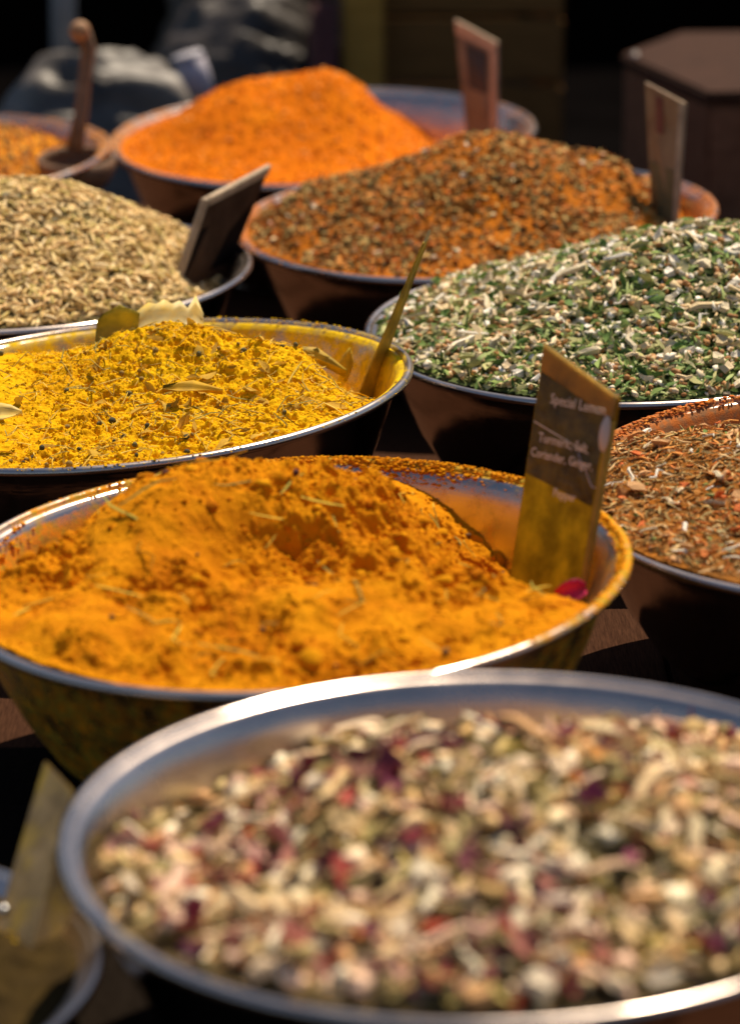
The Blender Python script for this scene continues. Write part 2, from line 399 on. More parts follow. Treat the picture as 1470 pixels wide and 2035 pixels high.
def t_ball(seed=0, jit=.0, sub=1, sq=1.0):
    r = np.random.default_rng(seed); bm = bmesh.new(); bmesh.ops.create_icosphere(bm, subdivisions=sub, radius=.5)
    V = np.array([v.co[:] for v in bm.verts]); F = [tuple(v.index for v in f.verts) for f in bm.faces]; bm.free()
    V = V * (1 + r.normal(0, jit, (len(V), 1))) * [1, 1, sq] if jit else V * [1, 1, sq]
    return V, F, jit < .2
CHIP = [t_chip(.45 + .12 * (i % 3), .2 + .07 * (i % 4), i) for i in range(8)]
THIN = [t_chip(.42 + .1 * (i % 3), .10 + .03 * (i % 3), i + 60, 7) for i in range(8)]
SPLINTER = [t_stick(.17 + .05 * (i % 3), 5, 5, i, .3, .22) for i in range(7)]
STRAW = [t_stick(.05, 5, 3, i + 20, .35, .05, .5) for i in range(6)]
SHRED = [t_stick(.2, 3, 3, i + 40, .3, .2, .5) for i in range(8)]
FENNEL = [t_seed(i, .27 + .03 * (i % 3)) for i in range(6)]
FLAKE = [t_flake(.35 + .1 * (i % 3), i) for i in range(8)]
NEEDLE = [t_flake(.2 + .06 * (i % 2), i + 9, 4, 2, .4) for i in range(6)]
PETAL = [t_flake(.85, i + 30, 5, 4, .55) for i in range(6)]
BALL = [t_ball(i, .03, 2, .95) for i in range(3)]
CRUMB = [t_ball(i, .24, 1, .8) for i in range(6)]
LUMP = [t_ball(i + 5, .12, 2, .8) for i in range(4)]

# ================================================================== SETTING
m_ground = mat_plain('dark_paving', (.03, .026, .024), .95, .4, 3, spec=.1, bumpd=.01)
bm = bmesh.new(); bmesh.ops.create_grid(bm, x_segments=1, y_segments=1, size=60); tag(part('ground', bm, m_ground), kind='structure')
m_table = mat_wood('brown_table_wood', (.026, .011, .006), (.068, .030, .016), 60, .95, (14, 1, 8), spec=.03)
t = empty('stall_table', (0, 2.2, 0), 'dark brown plank table under all the metal bowls', 'table')
x = -1.0
while x < 1.25:
    wd = .11 + random.random() * .03
    part('plank', box((x, 1.12, .735 + random.random() * .002), (x + wd - .004, 3.62, .762 + random.random() * .002), .002), m_table, t); x += wd
for lx in (-.95, 1.2):
    for ly in (1.2, 3.54): part('leg', box((lx - .035, ly - .035, 0), (lx + .035, ly + .035, .733), .003), m_table, t)
part('apron', box((-.93, 1.13, .62), (1.18, 1.155, .732), .002), m_table, t)
part('apron', box((-.93, 3.58, .62), (1.18, 3.605, .732), .002), m_table, t)

# black cloth added in place of shade on the near left table
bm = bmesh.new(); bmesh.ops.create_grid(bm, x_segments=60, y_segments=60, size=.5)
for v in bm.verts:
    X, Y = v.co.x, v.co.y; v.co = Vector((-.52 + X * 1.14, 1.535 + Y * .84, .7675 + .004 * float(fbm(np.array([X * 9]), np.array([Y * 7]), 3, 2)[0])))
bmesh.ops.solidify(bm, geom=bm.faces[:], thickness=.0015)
tag(part('added_shade_cloth', bm, mat_plain('shade_black_cloth', (.012, .009, .007), 1.0, .4, 200, spec=0), None, True), 'near black cloth added in place of shade over the near left end of the table', 'cloth')
# ================================================================== BOWLS
ORG, ORG2 = (.80, .33, .015), (.62, .20, .01)
YEL, YEL2 = (.76, .50, .012), (.62, .40, .01)
mt_clean = mat_metal('stainless_steel', (.55, .42, .18), (.4, .3, .15), .20)
mt_tur = mat_metal('steel_with_turmeric_dust_and_gold_sheen', (.74, .28, .012), (.42, .28, .03))
mt_yel = mat_metal('steel_with_yellow_dust', YEL, YEL2)
mt_red = mat_metal('steel_with_paprika_dust', (.62, .19, .035), (.45, .20, .09))
mt_brn = mat_metal('steel_with_brown_dust', (.50, .16, .04), (.30, .15, .07))
mt_pch = mat_metal('steel_with_orange_brown_dust', (.50, .25, .10), (.55, .20, .03))
make_bowl('A', mt_clean, 'large clean steel bowl of petal and root mix, nearest the camera', lambda th, z, i: .12 + .22 * lobe(th, -150, 30) + .1 * (z < -.1))
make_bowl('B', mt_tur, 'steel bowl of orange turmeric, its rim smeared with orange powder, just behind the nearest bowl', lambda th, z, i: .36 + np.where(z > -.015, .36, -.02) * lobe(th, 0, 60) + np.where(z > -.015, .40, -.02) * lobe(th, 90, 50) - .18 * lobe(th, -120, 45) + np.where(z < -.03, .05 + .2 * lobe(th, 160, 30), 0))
make_bowl('C', mt_yel, 'steel bowl with yellow-dusted inside and leafy yellow spice, left of the middle', lambda th, z, i: np.where(z < -.012, .62, .36) + 0 * th)
make_bowl('D', mt_clean, 'clean steel bowl heaped with green and cream herb mix at the right', lambda th, z, i: .05 + 0 * th)
make_bowl('E', mt_clean, 'steel bowl heaped with fennel seeds at the left edge', lambda th, z, i: .08 + 0 * th + .2 * lobe(th, 30, 40))
make_bowl('F', mt_pch, 'rearmost steel bowl holding the tall smooth orange powder heap', lambda th, z, i: .30 + .22 * lobe(th, 175, 45) + .10 * lobe(th, 20, 40) - .10 * lobe(th, 75, 30))
make_bowl('G', mt_red, 'steel bowl of coarse brown spice, orange dust on its rim, behind the green herb bowl', lambda th, z, i: .24 + .40 * lobe(th, 180, 35) + .3 * lobe(th, 0, 35))
make_bowl('H', mt_brn, 'steel bowl of shredded red-brown spice cut off by the right edge', lambda th, z, i: .34 + .45 * lobe(th, 140, 35) + np.where(z < -.02, .2, 0))
make_bowl('I', mt_pch, 'steel bowl with orange spice and a wooden scoop at the upper left corner', lambda th, z, i: .35 + .2 * lobe(th, 0, 60))
make_bowl('J', mt_brn, 'low shaded steel bowl of yellow powder coloured dark as shade in the lower left corner', lambda th, z, i: .12 + 0 * th, .36)

# ================================================================== HEAPS
def heap_root(k, name, label, cat='spice heap'): return empty(name, frame(k), label, cat, 'heaps of spice in the bowls')
CREAM = [(.88, .62, .30), (.92, .74, .44), (.60, .38, .15), (.88, .58, .36), (.94, .82, .58), (.68, .38, .16), (.46, .31, .12), (.90, .64, .34), (.58, .44, .18), (.90, .60, .42), (.94, .78, .56), (.92, .70, .46)]
OLIVE = [(.22, .17, .06), (.32, .25, .09), (.10, .08, .03), (.42, .34, .13), (.20, .15, .06), (.46, .36, .10), (.07, .055, .03)]
ROSE = [(.34, .06, .08), (.20, .045, .07), (.52, .09, .07), (.28, .06, .12), (.62, .24, .18), (.14, .04, .05), (.70, .38, .30)]
m_cream = mat_piece('dried_root', CREAM, .75, 400)
m_olive = mat_piece('dried_olive_leaf', OLIVE, .7, 500, trans=.15)
m_rose = mat_piece('dried_petal', ROSE, .6, 400, trans=.15)
m_obit = mat_piece('orange_peel', [(.72, .26, .05), (.62, .12, .03), (.75, .36, .10), (.5, .07, .03)], .7, 400)

# --- A: petals, roots, leaves
A = Heap('A', -.075, [(.05, -.02, .16, .62, .60), (-.25, .30, .03, .3, .3), (.45, .1, .05, .35, .35), (.1, .98, -.16, 1.1, .32), (-.75, .55, -.14, .3, .35), (.0, -.75, .05, .9, .3)], lambda u, v, x, y: .006 * (fbm(x * 60, y * 60, 3, 1) - .5))
ra = heap_root('A', 'herb_mix_heap', 'heap of cream root chips, olive leaves and dark red petals in the nearest bowl')
A.surface(150, mat_powder('herb_dust_dark', [(.3, (.06, .045, .02)), (.7, (.16, .11, .05))], 60), 'heap_bed', ra)
scatter(A, ra, 'olive_leaf', FLAKE, m_olive, 3600, 260, (.006, .0165), (-.1, .65), .55, lambda u, v: .25 + .75 * sstep(.44, .56, fbm(u * 2.6, v * 2.6, 3, 2)), edge=.006)
scatter(A, ra, 'root_chip', CHIP, m_cream, 2300, 290, (.0045, .0175), (.05, .6), .45, edge=.007, sexp=1.8)
scatter(A, ra, 'root_splinter', SPLINTER, m_cream, 260, 160, (.014, .032), (.1, .5), .3, edge=.011)
scatter(A, ra, 'petal', PETAL, m_rose, 400, 240, (.008, .017), (.15, .7), .5, lambda u, v: .2 + .8 * sstep(.42, .6, fbm(u * 3, v * 3, 3, 5)), edge=.008)
scatter(A, ra, 'peel_piece', CHIP, m_obit, 120, 110, (.007, .013), (.2, .7), .4, edge=.008)

# --- B: turmeric, half smooth, half crumbled
def rough_mask(u, v, x, y):
    n = fbm(x * 16, y * 16, 4, 3)
    m = np.exp(-(((u + .05) / .45) ** 2 + ((v + .12) / .38) ** 2)) + .9 * np.exp(-(((u - .25) / .3) ** 2 + ((v - .45) / .2) ** 2)) + 1.1 * np.exp(-(((u - .62) / .30) ** 2 + ((v - .15) / .45) ** 2)) \
        + .75 * np.exp(-(((u + .0) / .9) ** 2 + ((v + .85) / .22) ** 2)) + .6 * np.exp(-(((u + .85) / .2) ** 2 + ((v - .3) / .3) ** 2)) + .5 * np.exp(-(((u + .35) / .2) ** 2 + ((v - .62) / .15) ** 2))
    return sstep(.30, .85, m * .95 + (n - .5) * 2.2)
def det_b(u, v, x, y):
    m = rough_mask(u, v, x, y); n1 = fbm(x * 45, y * 45, 4, 1, .55); n2 = fbm(x * 120, y * 120, 4, 5, .6); n3 = fbm(x * 75 + 3, y * 110, 3, 6)
    pit = sstep(.46, .76, n3) * m
    return .011 * (fbm(x * 18, y * 18, 3, 2) - .5) + .0035 * (n1 - .5) + (m * .8 + .2) * (.020 * (n1 - .5) + .008 * (n2 - .5)) - .0070 * pit + .0012 * (n2 - .5)
B = Heap('B', -.03, [(-.31, .22, .22, .38, .38), (.18, .38, .17, .36, .28), (-.08, -.02, -.12, .22, .18), (.22, -.12, -.05, .12, .12), (.05, -.42, .04, .2, .15), (-.45, -.45, .07, .4, .3), (.35, -.2, .05, .3, .3), (.72, .45, -.24, .38, .42), (-.85, .50, -.20, .25, .28), (.95, .0, -.12, .25, .25)], det_b)
m_tur = mat_powder('turmeric_powder', [(.32, (.42, .105, .002)), (.5, (.62, .225, .003)), (.70, (.74, .31, .005))], 20)
rb = heap_root('B', 'turmeric_heap', 'crumbly orange turmeric heap with a hollow in its middle and one pink petal')
B.surface(640, m_tur, 'powder_body', rb)
bb = lambda u, v: .22 + rough_mask(u, v, u * B.R, v * B.R)
m_turd = mat_piece('turmeric_crumb', [(.61, .225, .003), (.55, .185, .003), (.70, .29, .005), (.50, .15, .003), (.63, .24, .004)], .95, 900, .05)
scatter(B, rb, 'crumb', CRUMB, m_turd, 11000, 0, (.0007, .0036), (-.25, .15), .6, bb, .003, sexp=3, stuff_name='crumbs')
scatter(B, rb, 'lump', LUMP, m_turd, 60, 60, (.006, .014), (-.2, .10), .4, bb, .010, sexp=2)
scatter(B, rb, 'sprig', STRAW, mat_piece('sprig_dusted', [(.42, .36, .05), (.60, .46, .05), (.26, .22, .04), (.74, .52, .05)], .8, 300), 90, 90, (.014, .036), (.02, .12), .25, None, .017)
scatter(B, rb, 'dark_seed', BALL, mat_piece('dark_seed', [(.10, .03, .02), (.18, .08, .02)], .6), 22, 22, (.0025, .004), (.1, .5), .3, bb, .006)

def rim_crumbs(k, root, spans, n, mat, size, name='spilled_crumbs', inner=False):
    R = BOWL[k][2]; V = []; F = []; Q = []; off = 0
    for i in range(n):
        c, wd = spans[i % len(spans)]; a = R_(c + rng.normal(0, wd)); s_ = size[0] + (size[1] - size[0]) * rng.random() ** 2.5
        if inner: r_ = .92 + .035 * rng.random(); z_ = np.interp(r_, PR, PZ) * R + s_ * .2
        else: r_ = .952 + .046 * rng.random(); z_ = (-.012 + .012 * math.sin((r_ - .952) / .046 * 3.1)) * R + s_ * .2
        tv, tf, _ = CRUMB[i % 6]; M = np.array(Matrix.Rotation(rng.random() * 6, 3, 'Z') @ Matrix.Rotation(rng.random() * 6, 3, 'X'))
        V.append(tv @ M.T * s_ * [1.5, 1.5, .45] + [r_ * R * math.cos(a), r_ * R * math.sin(a), z_]); F.append(np.asarray(tf) + off); off += len(tv); Q.append(np.full(len(tv), rng.random()))
    o = link(name, mesh(name, np.concatenate(V), np.concatenate(F), mat, False, {'rnd': np.concatenate(Q)}), root); o['kind'] = 'stuff'
rim_crumbs('B', rb, [(95, 22), (75, 12), (20, 14), (-10, 16), (60, 20)], 2600, m_turd, (.0003, .0022))
rim_crumbs('B', rb, [(62, 6), (72, 5), (110, 8), (165, 8)], 900, m_turd, (.0008, .0035), 'clinging_crumbs', True)
# --- C: leafy yellow
def det_c(u, v, x, y):
    m = sstep(-.50, .0, u) * .97 + .03 + .3 * sstep(-.5, -.8, v); n1 = fbm(x * 80, y * 80, 4, 2, .6); n2 = fbm(x * 260, y * 260, 3, 4, .6); n3 = fbm(x * 130, y * 190, 3, 1)
    m = np.clip(m + (fbm(x * 20, y * 20, 3, 5) - .5) * .9, .06, 1)
    return .004 * (fbm(x * 22, y * 22, 3, 3) - .5) + m * (.009 * (n1 - .5) + .004 * (n2 - .5) - .0045 * sstep(.48, .72, n3)) + .001 * (n2 - .5)
Ch = Heap('C', -.035, [(-.5, .10, .13, .38, .42), (.16, .16, .19, .34, .30), (.58, .02, .10, .2, .25), (.1, -.5, .03, .5, .3), (.50, .75, -.28, .55, .28), (.90, .25, -.22, .22, .35), (-.40, .85, -.24, .55, .25)], det_c)
m_yel = mat_powder('yellow_spice', [(.30, (.54, .23, .003)), (.5, (.78, .42, .004)), (.70, (.90, .55, .008))], 28)
rc = heap_root('C', 'yellow_spice_heap', 'bright yellow spice heap with straws and leaf bits, left of the middle')
Ch.surface(600, m_yel, 'powder_body', rc)
m_yc = mat_piece('yellow_crumb', [(.80, .48, .007), (.72, .40, .006), (.86, .56, .01), (.62, .30, .006), (.78, .45, .008)], .95, 900, .05)
m_straw = mat_piece('yellow_straw', [(.66, .46, .06), (.80, .58, .10), (.45, .30, .04), (.30, .26, .06), (.75, .45, .03)], .75, 300)
cb = lambda u, v: np.clip(.12 + sstep(-.5, -.05, u), 0, 1)
scatter(Ch, rc, 'crumb', CRUMB, m_yc, 13000, 0, (.0006, .0026), (-.25, .2), .6, cb, .003, sexp=2.5, stuff_name='crumbs')
scatter(Ch, rc, 'straw', STRAW, m_straw, 1100, 290, (.007, .026), (0, .08), .3, cb, .010)
scatter(Ch, rc, 'leaf_bit', FLAKE, mat_piece('yellowed_leaf', [(.40, .32, .06), (.22, .18, .04), (.60, .44, .08), (.14, .12, .03)], .7, 300, trans=.2, dust=(.78, .42, .01)), 150, 110, (.006, .016), (.05, .3), .4, cb, .009)
scatter(Ch, rc, 'dark_seed', BALL, mat_piece('green_black_seed', [(.06, .055, .02), (.12, .10, .03), (.3, .18, .03)], .6), 70, 70, (.0025, .0045), (.1, .5), .3, lambda u, v: (np.hypot(u + .05 - .0, v + .78) < .35) * .5 + .06, .005)

# --- D: green herb mix
D = Heap('D', -.01, [(.30, .08, .32, .80, .62)], lambda u, v, x, y: .004 * (fbm(x * 60, y * 60, 3, 1) - .5))
rd = heap_root('D', 'green_herb_heap', 'heap of chopped green herbs, white root bits and small round tan seeds')
GREEN = [(.15, .26, .06), (.26, .36, .09), (.08, .15, .035), (.38, .46, .16), (.50, .48, .20), (.18, .27, .06), (.54, .50, .26), (.34, .34, .13)]
m_green = mat_piece('chopped_green_herb', GREEN, .7, 600, trans=.12)
WHITE = [(.78, .66, .44), (.86, .78, .62), (.70, .54, .30), (.88, .82, .70), (.74, .58, .36)]
m_white = mat_piece('white_root', WHITE, .75, 400)
D.surface(150, mat_powder('herb_dust_green', [(.3, (.05, .08, .025)), (.7, (.14, .17, .06))], 80), 'heap_bed', rd)
scatter(D, rd, 'green_leaf', NEEDLE + FLAKE[::2], m_green, 11500, 290, (.0045, .0145), (-.1, .55), .5, edge=.004)
scatter(D, rd, 'round_seed', BALL, mat_piece('tan_seed', [(.55, .27, .09), (.66, .40, .18), (.40, .18, .06), (.70, .44, .22), (.50, .24, .08)], .6, 500), 1700, 290, (.0036, .0048), (.4, 1.2), .3, edge=.005)
scatter(D, rd, 'root_chip', CHIP, m_white, 1900, 290, (.0036, .0110), (.3, .7), .5, edge=.005)
scatter(D, rd, 'root_splinter', SPLINTER, m_white, 420, 260, (.0070, .0240), (.15, .4), .35, edge=.008, sexp=2.2)

# --- E: fennel seeds
E_ = Heap('E', -.02, [(.08, 0, .345, .72, .62), (.84, .0, -.24, .24, .45)], lambda u, v, x, y: .004 * (fbm(x * 50, y * 50, 3, 1) - .5))
re = heap_root('E', 'fennel_seed_heap', 'rounded heap of pale green-brown fennel seeds at the left edge')
E_.surface(120, mat_powder('seed_dust', [(.3, (.10, .08, .035)), (.7, (.20, .16, .07))], 80), 'heap_bed', re)
m_fen = mat_piece('fennel', [(.72, .50, .18), (.86, .62, .27), (.50, .33, .11), (.93, .72, .38), (.60, .46, .14), (.80, .52, .22), (.36, .23, .08), (.88, .67, .30)], .6, 300)
scatter(E_, re, 'fennel_seed', FENNEL, m_fen, 10500, 300, (.0068, .0122), (-.05, .42), .30, edge=.005)
scatter(E_, re, 'pale_husk', FLAKE, mat_piece('husk', [(.70, .62, .42), (.6, .55, .30)], .5, 300), 260, 160, (.004, .008), (.3, .5), .4, edge=.006)

# --- F: smooth orange
F = Heap('F', -.045, [(-.28, .02, .27, .34, .5), (.12, .03, .25, .24, .42), (-.6, 0, .07, .25, .4), (.62, .50, -.22, .35, .40)], lambda u, v, x, y: .006 * (fbm(x * 40, y * 40, 4, 2) - .5) + .003 * (fbm(x * 130, y * 130, 3, 4) - .5))
rf = heap_root('F', 'orange_powder_heap', 'tall vivid orange powder heap at the very back')
F.surface(340, mat_powder('orange_spice', [(.30, (.58, .14, .006)), (.5, (.72, .175, .004)), (.7, (.80, .24, .007))], 26), 'powder_body', rf)
m_oc = mat_piece('orange_crumb', [(.82, .21, .005), (.60, .13, .005), (.88, .28, .01), (.50, .14, .01), (.85, .38, .10)], .9, 700, .1)
scatter(F, rf, 'crumb', CRUMB, m_oc, 5000, 0, (.0012, .0045), (-.2, .2), .6, None, .004, stuff_name='crumbs')

# --- G: brown / orange coarse
G = Heap('G', -.035, [(.06, .0, .36, .56, .55), (.62, .10, .085, .18, .25), (-.62, 0, .12, .25, .4), (.88, .0, -.18, .18, .35)], lambda u, v, x, y: .009 * (fbm(x * 45, y * 45, 4, 1, .6) - .5))
rg = heap_root('G', 'brown_spice_heap', 'coarse brown and orange mixed spice heap behind the green herbs')
G.surface(260, mat_powder('brown_spice', [(.30, (.16, .06, .012)), (.5, (.42, .13, .012)), (.7, (.66, .20, .012))], 30), 'powder_body', rg)
m_gb = mat_piece('coarse_spice', [(.44, .20, .04), (.60, .20, .025), (.26, .17, .05), (.40, .28, .09), (.62, .27, .05), (.13, .07, .02), (.56, .16, .02), (.50, .34, .11), (.32, .13, .03)], .8, 500)
gb = lambda u, v: .35 + .65 * sstep(.42, .52, fbm(u * 5, v * 5, 3, 4))
scatter(G, rg, 'spice_grain', CHIP, m_gb, 9000, 290, (.0022, .0070), (-.05, .45), .6, gb, .004, sexp=2)
scatter(G, rg, 'spice_flake', FLAKE, m_gb, 5000, 200, (.0035, .0095), (-.05, .4), .6, gb, .004, sexp=2)
scatter(G, rg, 'pale_chip', CHIP, m_cream, 130, 90, (.004, .007), (.2, .5), .5, None, .006)

# --- H: shredded red-brown
H = Heap('H', -.02, [(-.25, .30, .09, .6, .5), (-.55, -.1, .03, .3, .5), (-.40, .85, -.24, .6, .25)], lambda u, v, x, y: .007 * (fbm(x * 40, y * 40, 4, 1) - .5))
rh = heap_root('H', 'shredded_spice_heap', 'heap of fine red-brown shreds with orange chips at the right edge')
H.surface(200, mat_powder('shred_dust', [(.30, (.12, .055, .018)), (.5, (.28, .11, .02)), (.7, (.50, .17, .02))], 40), 'heap_bed', rh)
m_sh = mat_piece('shreds', [(.44, .22, .06), (.56, .25, .05), (.32, .20, .06), (.68, .27, .05), (.55, .38, .14), (.22, .15, .05), (.72, .48, .22), (.58, .17, .025)], .75, 500)
scatter(H, rh, 'shred', SHRED, m_sh, 15000, 300, (.003, .0110), (-.05, .35), .35, edge=.004, sexp=2)
scatter(H, rh, 'orange_chip', THIN, mat_piece('orange_bark', [(.72, .30, .08), (.66, .20, .04), (.76, .42, .18), (.70, .16, .03)], .7, 300), 420, 260, (.0045, .0140), (.1, .5), .5, edge=.006, sexp=2)
scatter(H, rh, 'cream_splinter', SPLINTER, m_white, 300, 200, (.005, .0150), (.1, .45), .35, edge=.007, sexp=2)
scatter(H, rh, 'green_flake', FLAKE, m_green, 300, 120, (.003, .007), (.2, .5), .5, edge=.006)

rim_crumbs('H', rh, [(140, 14), (120, 8), (165, 8)], 700, mat_piece('rust_crumb', [(.62, .17, .02), (.50, .12, .015), (.70, .26, .04)], .9), (.0006, .0030))
rim_crumbs('G', rg, [(180, 22), (0, 16), (-60, 20)], 700, mat_piece('orange_rim_crumb', [(.66, .20, .02), (.55, .15, .02), (.72, .30, .06)], .9), (.0006, .0028))
rim_crumbs('C', rc, [(-60, 30), (-110, 25), (60, 20)], 450, m_yc, (.0005, .0020))
# --- I, J
I = Heap('I', -.06, [(.08, 0, .36, .45, .5), (.85, 0, -.2, .25, .5)], lambda u, v, x, y: .006 * (fbm(x * 45, y * 45, 4, 2) - .5))
ri = heap_root('I', 'orange_brown_heap', 'orange and brown spice heap cut off at the upper left corner')
I.surface(160, mat_powder('orange_brown_spice', [(.3, (.30, .11, .015)), (.5, (.62, .22, .015)), (.7, (.80, .34, .02))], 30), 'powder_body', ri)
scatter(I, ri, 'spice_grain', CHIP, m_gb, 3500, 120, (.003, .007), (-.05, .4), .6, None, .005)
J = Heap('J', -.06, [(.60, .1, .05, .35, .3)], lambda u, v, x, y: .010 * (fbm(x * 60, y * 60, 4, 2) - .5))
rj = heap_root('J', 'yellow_powder_remnant', 'low layer of yellow powder, coloured dark as shade, around the wooden block at lower left')
J.surface(220, mat_powder('shade_dark_powder', [(.35, (.022, .014, .006)), (.6, (.055, .035, .010)), (.8, (.13, .08, .015))], 30), 'powder_body', rj)  # dark ramp puts shadow into the yellow powder's colour

scatter(J, rj, 'crumb', CRUMB, m_yc, 900, 0, (.0008, .0024), (-.2, .2), .6, lambda u, v: np.exp(-(((u - .50) / .10) ** 2 + ((v - .30) / .07) ** 2)), .003, stuff_name='lit_patch_crumbs')  # bright crumbs stand in for a sunlit patch of the powder
# ================================================================== CARDS
def lerp(a, b, t): return Vector(a).lerp(Vector(b), t)
def on(c, u, v, off=0.0):
    bl, br, tr, tl = [Vector(q) for q in c]; n = (br - bl).cross(tl - bl).normalized()
    if n.y > 0: n = -n
    return bl.lerp(br, u).lerp(tl.lerp(tr, u), v) + n * off
def sub(c, u0, u1, v0, v1, off): return [on(c, u0, v0, off), on(c, u1, v0, off), on(c, u1, v1, off), on(c, u0, v1, off)]
def shift(c, dz):                 # sink the foot of a card into the spice
    bl, br, tr, tl = [Vector(q) for q in c]; return [bl + (bl - tl) * dz, br + (br - tr) * dz, tr, tl]
def lettering(txt, c, u, v, size, mat, parent, sx=1.0):
    cu = bpy.data.curves.new('lettering', 'FONT'); cu.body = txt; cu.size = size; cu.resolution_u = 2; cu.extrude = .00008
    o = bpy.data.objects.new('lettering', cu); C.objects.link(o); dg = bpy.context.evaluated_depsgraph_get()
    me = bpy.data.meshes.new_from_object(o.evaluated_get(dg)); bpy.data.objects.remove(o)
    bl, br, tr, tl = [Vector(q) for q in c]; X = (br - bl).normalized(); Y = (tl - bl).normalized(); Y = (Y - X * Y.dot(X)).normalized(); Z = X.cross(Y)
    M = Matrix((X * sx, Y, Z)).transposed().to_4x4(); M.translation = on(c, u, v, .0006)
    me.transform(parent.matrix_world.inverted() @ M); me.materials.clear(); me.materials.append(mat); return link('lettering', me, parent)

m_acr = mat_plain('dusty_yellow_plastic', (.52, .37, .05), .35, .45, 55, trans=.85, spec=.5, bumpd=.0004, col2=(.74, .53, .06))
m_lip = mat_plain('dusty_plastic_lip', (.82, .66, .34), .5, .3, 70, trans=.85, col2=(.90, .70, .28))
m_ins = mat_plain('brown_printed_label', (.16, .10, .03), .22, .5, 60, trans=.6, spec=.6, bumpd=.0010, col2=(.36, .25, .03))
m_let = mat_plain('pale_lettering', (.85, .72, .55), .6, .2, 300)
m_tab = mat_plain('pale_glint_film', (.85, .76, .70), .25, .1, 40, trans=.5)
cB = shift([(.0849, 1.986, .88), (.1242, 1.9312, .88), (.1427, 1.9512, .9865), (.1029, 2.006, 1.0047)], .25)
k = empty('price_card', cB[0], 'tall yellow plastic card with brown lettered label, standing in the orange turmeric', 'price card', 'price cards stuck in the spices')
part('plastic_plate', slab(cB, .0038), m_acr, k)
part('label_sheet', slab(sub(cB, .02, .93, .52, .905, .0004), .0003, 0), m_ins, k)
cap = [on(cB, 0, .905, .0005), on(cB, 1, .905, .0005), on(cB, 1.0, 1.005, .0005), on(cB, 0, 1.005, .0005)]
part('top_strip', slab(cap, .0034, .0006), m_lip, k)
part('side_edge', slab(sub(cB, .955, 1.01, 0, .90, .0007), .0035, .0005), mat_plain('side_edge_plastic', (.66, .46, .08), .4, .3, 60, trans=.5), k)
part('rule_line', slab(sub(cB, .03, .78, .715, .719, .0006), .0001, 0), m_let, k)
lettering('Special Lemon', cB, .20, .815, .0088, m_let, k)
lettering('Turmeric, Salt', cB, .12, .655, .0080, m_let, k)
lettering('Coriander, Ginger,', cB, .05, .590, .0076, m_let, k)
lettering('Pepper', cB, .42, .485, .0074, m_let, k)
# right-edge curled film and label wrinkle, pale colour standing in for glints
bm = bmesh.new(); g = []
for i in range(9):
    v = .76 + .15 * i / 8; bul = math.sin(i / 8 * math.pi) ** .6
    g.append([bm.verts.new(on(cB, .93 - .03 * bul + j / 4 * (.05 + .06 * bul), v, .0012 + .004 * bul * math.sin(j / 4 * math.pi))) for j in range(5)])
for i in range(8):
    for j in range(4): bm.faces.new((g[i][j], g[i][j + 1], g[i + 1][j + 1], g[i + 1][j]))
part('curled_film', bm, m_tab, k, True)
pth = [on(cB, u, v, .0008) for u, v in ((.66, .70), (.72, .665), (.77, .66), (.84, .625), (.90, .60), (.95, .605))]
part('film_crease', tube(pth, .0004, 6), m_tab, k, True)

cC = shift([(-.0093, 2.3554, .88), (.0026, 2.3694, .88), (.0419, 2.3894, .989), (.0381, 2.3754, .9877)], .2)
m_yc2 = mat_plain('yellow_dusted_card', (.55, .38, .03), .6, .5, 45, trans=.25, col2=(.74, .50, .03))
k = empty('price_card', cC[0], 'thin yellow-dusted card seen edge-on, leaning in the yellow spice', 'price card', 'price cards stuck in the spices')
part('card_plate', slab(cC, .0016, .0004), m_yc2, k)
part('torn_tip', slab([on(cC, .1, .985), on(cC, .9, .985), on(cC, .8, 1.035), on(cC, .3, 1.06)], .0012, .0002), mat_plain('frayed_card', (.60, .44, .18), .8), k)

cE = shift([(-.1505, 2.6664, .89), (-.1115, 2.7616, .89), (-.0808, 2.7816, .9624), (-.1268, 2.6864, .9548)], .15)
m_frame = mat_plain('pale_wooden_edge', (.46, .34, .22), .7, .35, 60, bumpd=.0003)  # edge strips paler than the card faces
k = empty('price_card', cE[0], 'dark card with pale edges at the right side of the fennel seeds', 'price card', 'price cards stuck in the spices')
part('card_plate', slab(cE, .0030, .0005), mat_plain('dark_card', (.09, .05, .03), .7, .4, 40, trans=.25, spec=.05), k)
part('side_edge', slab(sub(cE, -.04, .035, 0, 1.03, .0004), .0048, .0008), m_frame, k)
part('top_edge', slab(sub(cE, .037, 1.02, .93, 1.03, .0004), .0048, .0008), m_frame, k)
part('label_sheet', slab(sub(cE, .06, .96, .15, .70, .0003), .0002, 0), mat_plain('black_label', (.010, .007, .006), .8, spec=.03), k)

cF = shift([(.0935, 3.3478, .89), (.1215, 3.3123, .89), (.1225, 3.3323, .979), (.0827, 3.3678, .9956)], .15)
m_fr = mat_plain('brown_translucent_card', (.30, .23, .17), .5, .35, 40, trans=.5)
k = empty('price_card', cF[0], 'upright card with a dark square label and pale rim at the rearmost orange heap', 'price card', 'price cards stuck in the spices')
part('card_plate', slab(cF, .0026, .0005), m_fr, k)
part('label_sheet', slab(sub(cF, .22, .74, .50, .86, .0004), .0003, 0), mat_plain('dark_grey_label', (.02, .02, .024), .4), k)
part('top_edge', slab(sub(cF, 0, 1, .90, 1.01, .0006), .0044, .0006), m_frame, k)
part('side_edge', slab(sub(cF, .84, 1.0, .15, .895, .0006), .0040, .0006), m_frame, k)

